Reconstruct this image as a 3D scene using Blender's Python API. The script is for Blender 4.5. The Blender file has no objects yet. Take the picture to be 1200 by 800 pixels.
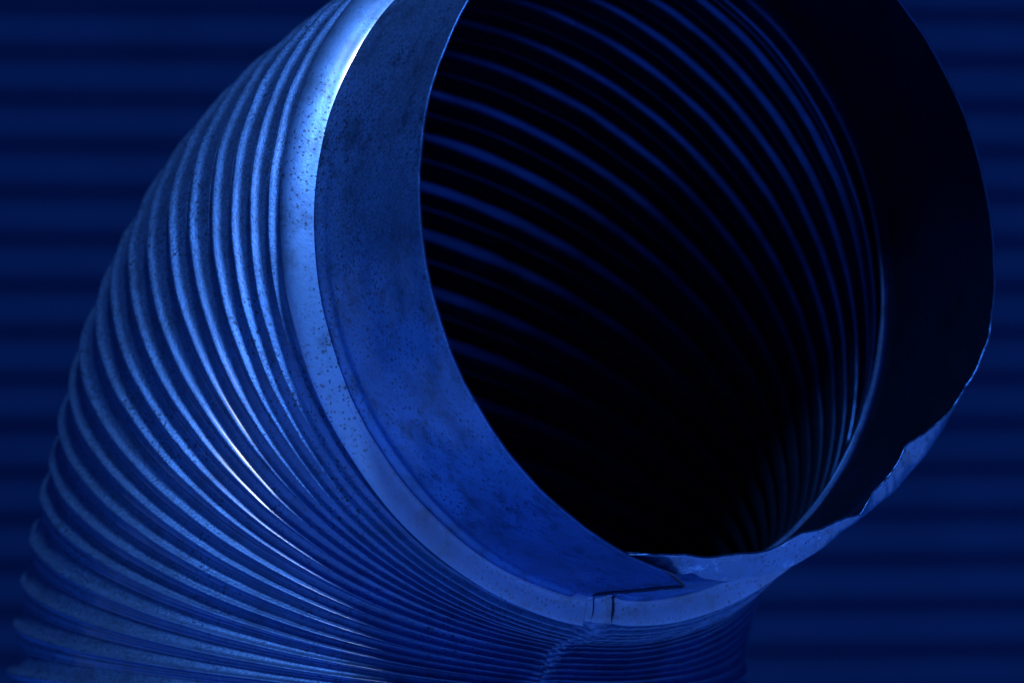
import bpy, math, random
import numpy as np
from mathutils import Vector, noise

random.seed(4)
scene = bpy.context.scene

# ------------------------------------------------------------------ camera
cam_d = bpy.data.cameras.new('camera')
cam = bpy.data.objects.new('camera', cam_d)
scene.collection.objects.link(cam)
CAM_H = 1.50
cam.location = (0, 0, CAM_H)
cam.rotation_euler = (math.radians(90), 0, 0)
cam_d.sensor_width = 36
cam_d.lens = 102
cam_d.clip_end = 500
cam_d.dof.use_dof = True
cam_d.dof.focus_distance = 3.28
cam_d.dof.aperture_fstop = 3.2
scene.camera = cam

# ------------------------------------------------------------------ light
SUN_EL, SUN_AZ = 51.0, 16.0      # azimuth from straight behind the camera, plus = to the right
world = bpy.data.worlds.new('World')
scene.world = world
world.use_nodes = True
wn = world.node_tree
bg = wn.nodes['Background']
sky = wn.nodes.new('ShaderNodeTexSky')
sky.sky_type = 'NISHITA'
sky.sun_disc = False
sky.sun_elevation = math.radians(SUN_EL)
sky.sun_rotation = math.radians(180 + SUN_AZ * -1)
sky.air_density = 1.0
sky.dust_density = 3.0
tint = wn.nodes.new('ShaderNodeMix'); tint.data_type = 'RGBA'; tint.blend_type = 'MULTIPLY'
tint.inputs[0].default_value = 1.0
tint.inputs[7].default_value = (0.18, 0.48, 1.0, 1)
wn.links.new(sky.outputs[0], tint.inputs[6])
wn.links.new(tint.outputs[2], bg.inputs[0])
bg.inputs[1].default_value = 0.06

sd = bpy.data.lights.new('sun', 'SUN')
sd.energy = 5.0
sd.angle = math.radians(6)
sd.color = (0.88, 0.94, 1.0)
sun = bpy.data.objects.new('sun', sd)
scene.collection.objects.link(sun)
_e, _a = math.radians(SUN_EL), math.radians(SUN_AZ)
to_sun = Vector((math.cos(_e) * math.sin(_a), -math.cos(_e) * math.cos(_a), math.sin(_e)))
sun.rotation_euler = to_sun.to_track_quat('Z', 'Y').to_euler()
sun.location = (-2, -2, 6)

vs = scene.view_settings
vs.view_transform = 'Standard'
vs.look = 'None'
vs.exposure = -0.05
vs.gamma = 1.0
vs.use_curve_mapping = False
scene.render.engine = 'CYCLES'

# ------------------------------------------------------------------ materials
def nt(name):
    m = bpy.data.materials.new(name)
    m.use_nodes = True
    return m, m.node_tree.nodes, m.node_tree.links, m.node_tree.nodes['Principled BSDF']

def ramp(nodes, links, src, stops):
    r = nodes.new('ShaderNodeValToRGB')
    cr = r.color_ramp
    while len(cr.elements) < len(stops):
        cr.elements.new(0.5)
    for e, (p, c) in zip(cr.elements, stops):
        e.position = p
        e.color = c if len(c) == 4 else (*c, 1)
    links.new(src, r.inputs[0])
    return r.outputs[0]

def g(v):
    return (v, v, v, 1)

def mult(nodes, links, a, b, fac=1.0):
    m = nodes.new('ShaderNodeMix'); m.data_type = 'RGBA'; m.blend_type = 'MULTIPLY'
    m.inputs[0].default_value = fac
    links.new(a, m.inputs[6]); links.new(b, m.inputs[7])
    return m.outputs[2]

def noise_tex(nodes, links, vec, scale, detail=4, rough=0.55):
    n = nodes.new('ShaderNodeTexNoise')
    n.inputs['Scale'].default_value = scale
    n.inputs['Detail'].default_value = detail
    n.inputs['Roughness'].default_value = rough
    links.new(vec, n.inputs['Vector'])
    return n.outputs[0]

def zinc(name, col, metallic=0.85, rough=(0.30, 0.42), speck=1.0, stain=0.5, bump=0.25, coat=0.22, grain=1.0):
    m, N, K, b = nt(name)
    tc = N.new('ShaderNodeTexCoord').outputs['Object']
    base = N.new('ShaderNodeRGB'); base.outputs[0].default_value = (*col, 1)
    c = base.outputs[0]
    # broad weathering clouds
    n1 = noise_tex(N, K, tc, 9, 5, 0.6)
    c = mult(N, K, c, ramp(N, K, n1, [(0.35, g(1 - stain * 0.5)), (0.62, g(1.0))]))
    n5 = noise_tex(N, K, tc, 24, 7, 0.72)
    c = mult(N, K, c, ramp(N, K, n5, [(0.36, g(1 - stain * 0.55)), (0.50, g(1.0))]))
    # frosted, dusty film, plus painted shade darkening the faces turned up and left
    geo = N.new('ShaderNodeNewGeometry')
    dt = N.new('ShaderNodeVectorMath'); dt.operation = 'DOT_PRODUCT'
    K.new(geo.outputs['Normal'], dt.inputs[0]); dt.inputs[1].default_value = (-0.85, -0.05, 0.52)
    frost_shade = ramp(N, K, dt.outputs['Value'], [(0.15, g(0.0)), (0.75, g(1.0))])
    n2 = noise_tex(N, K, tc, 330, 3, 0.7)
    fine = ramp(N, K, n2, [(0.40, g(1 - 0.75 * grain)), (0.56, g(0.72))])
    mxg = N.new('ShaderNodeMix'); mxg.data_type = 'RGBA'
    K.new(frost_shade, mxg.inputs[0]); mxg.inputs[6].default_value = (0.92, 0.92, 0.92, 1); K.new(fine, mxg.inputs[7])
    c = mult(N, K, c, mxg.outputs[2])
    # scattered dark specks of two sizes, thinned by a mask
    nv = N.new('ShaderNodeTexNoise'); nv.inputs['Scale'].default_value = 220; nv.inputs['Detail'].default_value = 2
    K.new(tc, nv.inputs['Vector'])
    wp = N.new('ShaderNodeVectorMath'); wp.operation = 'MULTIPLY_ADD'
    K.new(nv.outputs['Color'], wp.inputs[0]); wp.inputs[1].default_value = (0.0045, 0.0045, 0.0045); K.new(tc, wp.inputs[2])
    warp = wp.outputs[0]
    mask = noise_tex(N, K, tc, 9, 4, 0.6)
    for sc, rad, thin in ((210, 0.34, 0.42), (110, 0.24, 0.40), (45, 0.12, 0.5)):
        v = N.new('ShaderNodeTexVoronoi'); v.inputs['Scale'].default_value = sc
        v.inputs['Randomness'].default_value = 1.0
        K.new(warp, v.inputs['Vector'])
        d = ramp(N, K, v.outputs['Distance'], [(rad * 0.75, g(0.0)), (rad, g(1.0))])
        sep = N.new('ShaderNodeSeparateColor'); K.new(v.outputs['Color'], sep.inputs[0])
        keep = ramp(N, K, sep.outputs[0], [(thin, g(1.0)), (thin + 0.02, g(0.0))])
        mx = N.new('ShaderNodeMath'); mx.operation = 'MAXIMUM'
        K.new(d, mx.inputs[0]); K.new(keep, mx.inputs[1])
        thinm = ramp(N, K, mask, [(0.40, g(1.0)), (0.60, g(0.0))])
        mx2 = N.new('ShaderNodeMath'); mx2.operation = 'MAXIMUM'
        K.new(mx.outputs[0], mx2.inputs[0]); K.new(thinm, mx2.inputs[1])
        dd = ramp(N, K, mx2.outputs[0], [(0.0, g(1 - 0.72 * speck)), (1.0, g(1.0))])
        c = mult(N, K, c, dd)
    K.new(c, b.inputs['Base Color'])
    b.inputs['Metallic'].default_value = metallic
    r = ramp(N, K, n1, [(0.3, g(rough[1])), (0.7, g(rough[0]))])
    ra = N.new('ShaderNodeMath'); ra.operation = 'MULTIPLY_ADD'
    K.new(frost_shade, ra.inputs[0]); ra.inputs[1].default_value = 0.16 * grain; K.new(r, ra.inputs[2])
    rb = N.new('ShaderNodeMath'); rb.operation = 'MULTIPLY_ADD'
    K.new(n2, rb.inputs[0]); rb.inputs[1].default_value = 0.10; K.new(ra.outputs[0], rb.inputs[2])
    K.new(rb.outputs[0], b.inputs['Roughness'])
    b.inputs['Specular Tint'].default_value = (0.35, 0.6, 1, 1)
    b.inputs['Coat Weight'].default_value = coat
    b.inputs['Coat Roughness'].default_value = 0.2
    b.inputs['Coat IOR'].default_value = 1.9
    bp = N.new('ShaderNodeBump'); bp.inputs['Strength'].default_value = bump
    bp.inputs['Distance'].default_value = 0.0016
    n3 = noise_tex(N, K, tc, 280, 4, 0.7)
    K.new(n3, bp.inputs['Height'])
    K.new(bp.outputs[0], b.inputs['Normal'])
    return m

BLUE = (0.028, 0.120, 0.46)
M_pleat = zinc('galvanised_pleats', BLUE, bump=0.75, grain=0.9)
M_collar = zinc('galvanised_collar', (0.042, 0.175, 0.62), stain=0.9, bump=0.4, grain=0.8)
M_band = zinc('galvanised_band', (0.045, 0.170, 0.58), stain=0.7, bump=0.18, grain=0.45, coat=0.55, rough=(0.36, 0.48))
M_inside = zinc('shaded_inside', (0.005, 0.032, 0.16), metallic=0.92, rough=(0.22, 0.28), bump=0.06, coat=0.0, grain=0.0, speck=0.3)  # darkened metal: interior shade painted into the inner and edge faces
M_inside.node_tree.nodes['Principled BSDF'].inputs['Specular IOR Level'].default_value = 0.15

M_lip = zinc('scraped_lip', (0.030, 0.125, 0.46), stain=0.7, bump=0.5, coat=0.3, grain=0.6)
def scrape(m):
    N, K = m.node_tree.nodes, m.node_tree.links
    b = N['Principled BSDF']
    src = b.inputs['Base Color'].links[0].from_socket
    tc = N.new('ShaderNodeTexCoord').outputs['Object']
    n = noise_tex(N, K, tc, 38, 6, 0.75)
    f = ramp(N, K, n, [(0.56, g(0)), (0.68, g(0.8))])
    mx = N.new('ShaderNodeMix'); mx.data_type = 'RGBA'
    K.new(f, mx.inputs[0]); K.new(src, mx.inputs[6]); mx.inputs[7].default_value = (0.14, 0.32, 0.80, 1)
    K.new(mx.outputs[2], b.inputs['Base Color'])
scrape(M_lip)

M_dark = nt('gap_shade')[0]  # dark colour standing in for shade in the lap gap and band creases
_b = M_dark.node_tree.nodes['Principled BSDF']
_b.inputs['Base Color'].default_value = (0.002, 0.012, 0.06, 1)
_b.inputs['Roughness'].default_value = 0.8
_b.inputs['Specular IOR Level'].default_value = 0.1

def wall_material():
    m, N, K, b = nt('wall_sheet')
    tc = N.new('ShaderNodeTexCoord').outputs['Object']
    n1 = noise_tex(N, K, tc, 2.5, 5, 0.6)
    c = ramp(N, K, n1, [(0.3, (0.0005, 0.0050, 0.036)), (0.7, (0.0008, 0.0066, 0.046))])
    K.new(c, b.inputs['Base Color'])
    b.inputs['Metallic'].default_value = 0.0
    b.inputs['Roughness'].default_value = 0.6
    b.inputs['Specular IOR Level'].default_value = 0.0
    return m

def ground_material():
    m, N, K, b = nt('ground_bounce')
    tc = N.new('ShaderNodeTexCoord').outputs['Object']
    n1 = noise_tex(N, K, tc, 30, 6, 0.7)
    c = ramp(N, K, n1, [(0.3, (0.10, 0.25, 0.55)), (0.7, (0.17, 0.37, 0.72))])  # unseen ground made very pale to bounce fill light onto the pipe
    K.new(c, b.inputs['Base Color'])
    b.inputs['Roughness'].default_value = 0.9
    return m

# ------------------------------------------------------------------ helpers
def make_mesh(name, verts, faces, mat, parent=None, smooth=True):
    me = bpy.data.meshes.new(name)
    me.from_pydata([tuple(v) for v in verts], [], faces)
    me.update()
    if smooth:
        me.polygons.foreach_set('use_smooth', [True] * len(me.polygons))
    me.materials.append(mat)
    o = bpy.data.objects.new(name, me)
    scene.collection.objects.link(o)
    if parent:
        o.parent = parent
    return o

# ------------------------------------------------------------------ wall and ground
WALL_Y = 5.15
def build_wall():
    # horizontal corrugated cladding, slightly turned away to the right
    per, amp, th = 0.0815, 0.0055, 0.0012
    nz = int(3.6 / (per / 10))
    xs = np.linspace(-4, 4, 9)
    verts, faces = [], []
    for layer in (0, 1):
        for j in range(nz + 1):
            z = j * per / 10
            y = -amp * math.cos(2 * math.pi * (z / per) + 0.9) + layer * th * 3
            for x in xs:
                verts.append((x, y, z))
    W = len(xs); off = (nz + 1) * W
    for j in range(nz):
        for i in range(W - 1):
            a = j * W + i
            faces.append((a, a + 1, a + W + 1, a + W))
            faces.append((off + a, off + a + W, off + a + W + 1, off + a + 1))
    for i in range(W - 1):
        faces.append((i, off + i, off + i + 1, i + 1))
        a = nz * W + i
        faces.append((a, a + 1, off + a + 1, off + a))
    for j in range(nz):
        a = j * W
        faces.append((a, a + W, off + a + W, off + a))
        a = j * W + W - 1
        faces.append((a, off + a, off + a + W, a + W))
    o = make_mesh('corrugated_wall', verts, faces, wall_material())
    o.location = (0, WALL_Y, 0)
    o.rotation_euler = (0, 0, math.radians(5.5))
    o['label'] = 'dark blue wall of horizontally corrugated metal sheet, out of focus behind the bent pipe'
    o['category'] = 'wall'
    return o
build_wall()

gm = make_mesh('ground', [(-60, -60, 0), (60, -60, 0), (60, 60, 0), (-60, 60, 0)], [(0, 1, 2, 3)], ground_material(), smooth=False)
gm['kind'] = 'structure'

# ------------------------------------------------------------------ the bent duct
# Everything below is measured in millimetres in a frame with x right, y down, z away from the camera,
# whose origin is the camera; to_world() turns it into metres.
D0 = 3400.0
HINGE = np.array([732.12 - 600, 836.29 - 400, D0])
az, el, T0 = -2.585, -0.0827, 1.7145
AX = np.array([math.cos(el) * math.cos(az), math.sin(el), math.cos(el) * math.sin(az)])
_h = np.cross(AX, [0, 1, 0]); _h /= np.linalg.norm(_h)
_k = np.cross(AX, _h)
def UU(t): return math.cos(T0 + t) * _h + math.sin(T0 + t) * _k
def NN(t): return -math.sin(T0 + t) * _h + math.cos(T0 + t) * _k
R0, RC = 544.364, 476.859
COLLAR_L, R_RIM, R_BEAD, R_BAND = 218.2, 405.97, 414.47, 443.65

# pleat crests from the collar downwards: turn angle, ring offset, crest radius
TH = [0.111, 0.1737, 0.2387, 0.3078, 0.3874, 0.462, 0.5469, 0.6256, 0.7081, 0.7832, 0.8691, 0.9412, 1.0181, 1.0929, 1.157, 1.236, 1.3149, 1.3897, 1.4711]
DR = [0.4, -0.9, 0.0, 3.6, 9.0, 16.2, 22.6, 28.0, 31.2, 33.8, 35.0, 36.2, 36.8, 38.8, 41.8, 43.1, 43.6, 44.0, 44.5]
DC_FIT = [-35.2, -30.1, -25.4, -20.6, -15.3, -11.1, -7.0, -4.3, -2.4, -0.6, 1.7, 3.7, 6.0, 8.8, 12.3, 16.8, 21.9, 27.3, 32.8]
DC = [v - 9.0 * (max(0, i - 11) / 7.0) ** 1.3 for i, v in enumerate(DC_FIT)]

def to_world(p):
    return (p[0] / 1000.0, p[2] / 1000.0, CAM_H - p[1] / 1000.0)

def cat(arr, x):
    n = len(arr)
    if x <= 0: return arr[0] + (arr[1] - arr[0]) * x
    if x >= n - 1: return arr[-1] + (arr[-1] - arr[-2]) * (x - n + 1)
    i = int(x); f = x - i
    p1, p2 = arr[i], arr[i + 1]
    p0 = arr[i - 1] if i > 0 else 2 * p1 - p2
    p3 = arr[i + 2] if i + 2 < n else 2 * p2 - p1
    return 0.5 * (2 * p1 + (p2 - p0) * f + (2 * p0 - 5 * p1 + 4 * p2 - p3) * f * f + (3 * p1 - p0 - 3 * p2 + p3) * f ** 3)

def ring_at(x):
    """centre, U, crest radius at pleat coordinate x (0 = first crest); below the last traced pleat the duct runs straight down"""
    xe = min(x, 19.0)
    t = cat(TH, xe); R = R0 + cat(DR, xe); r = RC + cat(DC, xe)
    c = HINGE + R * UU(t)
    if x > 19.0:
        c = c + NN(t) * (x - 19.0) * 46.0
        r = r + 2.0 * min(x - 19.0, 4)
    return c, UU(t), r

def sm(a, b, x):
    t = min(1, max(0, (x - a) / (b - a)))
    return t * t * (3 - 2 * t)

PIVOT = np.array([0, 0, 0])
def fbm(p, s, seed=0.0):
    return noise.noise(Vector((p[0] * s + seed, p[1] * s - seed, p[2] * s + 3.1 * seed)))

PHI0 = 150.0            # where the sheet starts, under its own lap
TURN = 23.0             # overlap in degrees
THICK = 2.4

def sheet(name, rows, pt, mat, parent, nphi=420, phi0=PHI0, phi1=None, lap=None):
    """closed thin sheet: rows x phi grid of outer points from pt(row, phi, inset)."""
    if phi1 is None: phi1 = PHI0 + 360 + TURN
    phis = np.linspace(phi0, phi1, nphi)
    if lap is None: phis = np.unique(np.round(np.concatenate([phis, np.arange(165, 181, 0.3), np.arange(phi1 - 10, phi1, 0.4)]), 3))
    nphi = len(phis)
    global col_phis
    col_phis = phis
    verts = []
    nr = len(rows)
    for inset in (0.0, THICK):
        for rrow in rows:
            for p in phis:
                verts.append(to_world(pt(rrow, p, inset)))
    faces = []
    off = nr * nphi
    for j in range(nr - 1):
        for i in range(nphi - 1):
            a = j * nphi + i
            faces.append((a, a + 1, a + nphi + 1, a + nphi))
            faces.append((off + a, off + a + nphi, off + a + nphi + 1, off + a + 1))
    for i in range(nphi - 1):
        faces.append((i, off + i, off + i + 1, i + 1))
        a = (nr - 1) * nphi + i
        faces.append((a, a + 1, off + a + 1, off + a))
    for j in range(nr - 1):
        a = j * nphi
        faces.append((a, a + nphi, off + a + nphi, off + a))
        a = j * nphi + nphi - 1
        faces.append((a, off + a, off + a + nphi, a + nphi))
    o = make_mesh(name, verts, faces, mat, parent)
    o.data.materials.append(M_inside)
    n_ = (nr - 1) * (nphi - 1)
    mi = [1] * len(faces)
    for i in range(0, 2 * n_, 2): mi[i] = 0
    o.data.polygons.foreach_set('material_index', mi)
    return o

def spiral(phi):
    """radial offset that lets the sheet lap over its own start"""
    f = (phi - PHI0) / (360 + TURN)
    return -3.0 + 6.0 * f

# ---- collar: s = distance from the bead towards the mouth
C_PHI = [150, 160, 164, 170, 178, 188, 196, 204, 210, 215, 220, 227, 235, 242, 248, 256]
C_VAL = [0, 0, 6, 18, 24, 27, 29, 21, 9, 20, 28, 32, 22, 12, 5, 0]
O_PHI = [150, 164, 180, 195, 207, 217, 228, 237, 245, 255, 265]
O_VAL = [0, 0, 1, 8, 22, 22, 18, 12, 7, 2, 0]
FOLD = 22.0

def collar_r(s, phi):
    r = R_RIM - 1 + 9.0 * max(0.0, 1 - max(s, 0) / 85.0) ** 2 - (1.2 + 2.0 * sm(100, 140, phi % 360)) * math.exp(-((s - 14) / 7.0) ** 2)
    if phi < 300:
        cu = np.interp(phi, C_PHI, C_VAL); o = np.interp(phi, O_PHI, O_VAL)
        r -= o * sm(70, COLLAR_L - FOLD - 5, s)
        wob = 1 + 0.25 * noise.noise(Vector((phi * 0.13, 0.3, 7)))
        f = min(1, max(0, (s - COLLAR_L + FOLD) / FOLD))
        r -= cu * wob * (0.35 * f * f + 0.65 * f)
    return r

def build_duct():
    root = bpy.data.objects.new('bent_pipe', None)
    scene.collection.objects.link(root)
    base_c = ring_at(44.0)[0]
    bw = to_world(base_c)
    root.location = (bw[0], bw[1], 0)
    root['label'] = 'bent blue metal pipe with pleated elbow and open mouth with curled torn lip'
    root['category'] = 'pipe'
    bpy.context.view_layer.update()

    C0 = HINGE + R0 * UU(0)
    def collar_pt(s, phi, inset):
        s2 = s
        if phi < 164: s2 = min(s2, COLLAR_L - 28 + 28 * sm(157, 164, phi))
        # ragged mouth edge
        rag = 1.2 * noise.noise(Vector((phi * 0.5, 1, 2))) + 2.2 * max(0, noise.noise(Vector((phi * 0.22, 5, 2))))
        if 160 < phi < 262: rag += 4.5 * noise.noise(Vector((phi * 0.16, 9, 2))) + 2 * noise.noise(Vector((phi * 0.6, 9, 4)))
        s2 = s2 - abs(rag) * sm(COLLAR_L - 28, COLLAR_L, s)
        p_end = PHI0 + 360 + TURN
        ph = math.radians(phi - 3.2 * (1 - s / COLLAR_L) * sm(p_end - 30, p_end, phi))
        # rounded corner of the lapping sheet
        if phi > p_end - 10:
            k_ = (phi - (p_end - 10)) / 10
            s2 = min(s2, COLLAR_L - 26 * k_ ** 3)
        r = collar_r(s, phi) + spiral(phi) - inset
        r += 5.0 * sm(p_end - 6, p_end, phi) * sm(5, 40, s)
        d = C0 - NN(0) * s2
        dirv = math.cos(ph) * UU(0) + math.sin(ph) * AX
        p = d + r * dirv
        w = 1.6 * fbm(p, 0.011, 3) + 0.5 * fbm(p, 0.035, 8)
        if 165 < phi < 260 and s > COLLAR_L - 60:
            w += 1.8 * fbm(p, 0.03, 5) * sm(COLLAR_L - 60, COLLAR_L - 10, s)
        # the lower sheet is pressed down along the edge of the lap
        if phi < 300:
            w -= 9 * math.exp(-((phi - 171.3 - 3.0 * s / COLLAR_L) / 1.3) ** 2) * sm(10, 50, s) * sm(COLLAR_L - 12, COLLAR_L - 40, s)
        # crease where the bead was pinched by the seam
        q = (phi - 360 if phi > 400 else phi)
        w -= 5 * math.exp(-((q - 177.5) / 1.6) ** 2) * sm(45, 5, s)
        return p + dirv * w
    rows = list(np.concatenate([np.linspace(-1, 40, 14), np.linspace(48, COLLAR_L - 38, 14), np.linspace(COLLAR_L - 30, COLLAR_L, 13)]))
    col = sheet('collar', rows, collar_pt, M_collar, root, nphi=560)
    col.data.materials.append(M_lip)
    nph = len(col.data.vertices) // (2 * len(rows))
    vco = col.data.vertices
    for j in range(len(rows) - 11, len(rows) - 1):
        for i in range(nph - 1):
            f = col.data.polygons[2 * (j * (nph - 1) + i)]
            ph_ = col_phis[i]
            if 160 < ph_ < 252: f.material_index = 2

    # ---- band: the bright bead behind the collar, rows run over a profile (s, r)
    prof = [(3, -9), (0, -3.5), (-3, 1.0), (-6, 3.6), (-8.5, 4.6), (-10, 4.4), (-11.5, 5.6), (-15, 9.5), (-21, 15.5), (-27, 21), (-33, 25.3), (-39, 28.3), (-44, 29.2), (-47, 28), (-49, 22), (-51, 12), (-54, 0)]
    def band_pt(i, phi, inset):
        s, dr = prof[i]
        ph = math.radians(phi)
        # on the outside of the bend the band follows the turn, on the inside it narrows
        t = -s / (R0 + 0.0) * 0.5
        f = (-s) / 56.0
        t = 0.062 * f
        c = HINGE + R0 * UU(t)
        dirv = math.cos(ph) * UU(t) + math.sin(ph) * AX
        lin = {3: 4.3, 4: 7.2, 5: 9.0, 6: 10.8, 7: 14.8, 8: 20.5, 9: 25.2, 10: 28.6, 11: 30.4}.get(i, dr)
        qb = phi % 360
        bot = sm(95, 130, qb) if qb < 225 else sm(300, 270, qb)
        r = R_BEAD + lin + (dr - lin) * bot + spiral(phi) - inset
        p = c + r * dirv
        w = 1.2 * fbm(p, 0.012, 6)
        q = (phi - 360 if phi > 400 else phi)
        w -= (8 * math.exp(-((q - 177.8) / 1.4) ** 2) + 3.5 * math.exp(-((q - 174.2) / 0.6) ** 2)) * (1 if i < 11 else 0.2)
        return p + dirv * w
    sheet('band', list(range(len(prof))), band_pt, M_band, root, nphi=620)

    # ---- pleats
    NS = 25
    def body_pt(x, phi, inset):
        q = phi - 360 if phi > 400 else phi
        seam = 176.5 - 0.22 * min(x, 20)
        dq = q - seam
        near = math.exp(-(dq / 2.3) ** 2)
        xs = x
        # the pleats do not quite meet across the seam
        if phi < 360:
            xs = x
        elif dq < 0 or phi > 400:
            xs = x
        c, u, r = ring_at(x)
        ph = math.radians(phi)
        dirv = math.cos(ph) * u + math.sin(ph) * AX
        outer = 0.5 + 0.5 * math.cos(ph)
        side = max(0.0, dq) if dq >= 0 else 0.0
        shift = 0.33 * math.exp(-side / 14.0) if (phi < 300 and dq >= 0) else 0.0
        fr = x + shift
        fr = fr - round(fr)
        # narrow rolled bead with a broad, slightly hollow valley between
        v = 0.68 * (1 - math.exp(-(fr / 0.095) ** 2)) + 0.32 * (0.5 - 0.5 * math.cos(2 * math.pi * fr))
        depth = 10.5 + 0.5 * sm(0.0, 0.45, outer)
        if x > 13.2:                        # shallow second fold in the lower pleats
            f2 = (fr - 0.27) / 0.085
            v -= 0.16 * math.exp(-f2 * f2) * sm(13.2, 14.2, x)
        depth *= 1 - 0.55 * near
        r2 = r - depth * v + spiral(phi) - inset + 3.0 * near
        r2 -= 9.0 * math.exp(-((q - 65) / 35.0) ** 2) * sm(9, 14, x)
        p = c + r2 * dirv
        amp = 1.1 + 0.9 * sm(100, 60, abs(((phi + 180) % 360) - 180))
        w = amp * fbm(p, 0.016, 2) + 0.35 * fbm(p, 0.06, 12)
        if abs(dq) < 9:
            w += 3.2 * near * fbm(p, 0.10, 4) + 1.5 * math.exp(-(dq / 5) ** 2) * fbm(p, 0.2, 14)
        return p + dirv * w
    first = -0.42
    for k in range(0, 45):
        lo = first if k == 0 else k - 0.5
        hi = k + 0.5
        n = NS if k < 21 else 13
        rows = list(np.linspace(lo, hi, n))
        sheet('pleat', rows, body_pt, M_pleat, root, nphi=440 if k < 21 else 150)
    # ---- dark tubes painting the shade of the lap gap and creases, and the flattened lock seam down the pleats
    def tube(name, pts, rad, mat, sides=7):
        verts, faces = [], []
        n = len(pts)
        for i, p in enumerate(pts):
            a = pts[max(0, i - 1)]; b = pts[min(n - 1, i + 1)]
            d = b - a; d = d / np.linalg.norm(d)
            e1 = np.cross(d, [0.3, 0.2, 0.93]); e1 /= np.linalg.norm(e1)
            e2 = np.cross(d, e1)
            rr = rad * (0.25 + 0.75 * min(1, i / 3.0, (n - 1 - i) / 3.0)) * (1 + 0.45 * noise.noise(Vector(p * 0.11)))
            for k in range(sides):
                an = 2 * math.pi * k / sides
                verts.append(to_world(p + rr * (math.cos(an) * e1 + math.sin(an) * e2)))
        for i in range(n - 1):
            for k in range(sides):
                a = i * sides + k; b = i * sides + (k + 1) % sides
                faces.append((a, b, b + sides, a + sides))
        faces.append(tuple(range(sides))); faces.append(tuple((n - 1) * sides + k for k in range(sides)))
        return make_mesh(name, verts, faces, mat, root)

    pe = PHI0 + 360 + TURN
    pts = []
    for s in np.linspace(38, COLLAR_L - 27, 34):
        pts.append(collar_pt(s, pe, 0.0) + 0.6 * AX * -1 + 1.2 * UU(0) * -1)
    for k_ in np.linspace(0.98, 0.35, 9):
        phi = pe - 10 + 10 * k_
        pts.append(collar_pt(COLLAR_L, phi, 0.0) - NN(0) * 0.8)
    tube('lap_shade', pts, 2.3, M_dark)
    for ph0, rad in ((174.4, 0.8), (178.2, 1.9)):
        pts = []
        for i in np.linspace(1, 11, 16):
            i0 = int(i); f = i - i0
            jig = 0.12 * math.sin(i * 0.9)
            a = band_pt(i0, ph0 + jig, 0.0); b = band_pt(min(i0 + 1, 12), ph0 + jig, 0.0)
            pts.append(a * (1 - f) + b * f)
        tube('crease_shade', pts, rad, M_dark)

    def strip_pt(x, phi, inset):
        c, u, r = ring_at(x)
        seam = 176.5 - 0.30 * min(x, 20)
        ph = math.radians(seam + (phi - 176.5))
        dirv = math.cos(ph) * u + math.sin(ph) * AX
        fr = x - round(x)
        p = c + (r - 1.5 - 4.0 * (1 - math.exp(-(fr / 0.2) ** 2)) - inset) * dirv
        e = abs(phi - 176.5) / 1.7
        return p + dirv * (1.6 * fbm(p, 0.09, 21) - 4.0 * e ** 4)
    sheet('lock_seam', list(np.linspace(-0.35, 44, 420)), strip_pt, M_pleat, root, nphi=11, phi0=174.8, phi1=178.2, lap=False)
    # children were built in world coordinates
    inv = root.matrix_world.inverted()
    for ch in root.children:
        ch.matrix_parent_inverse = inv
    return root

root = build_duct()
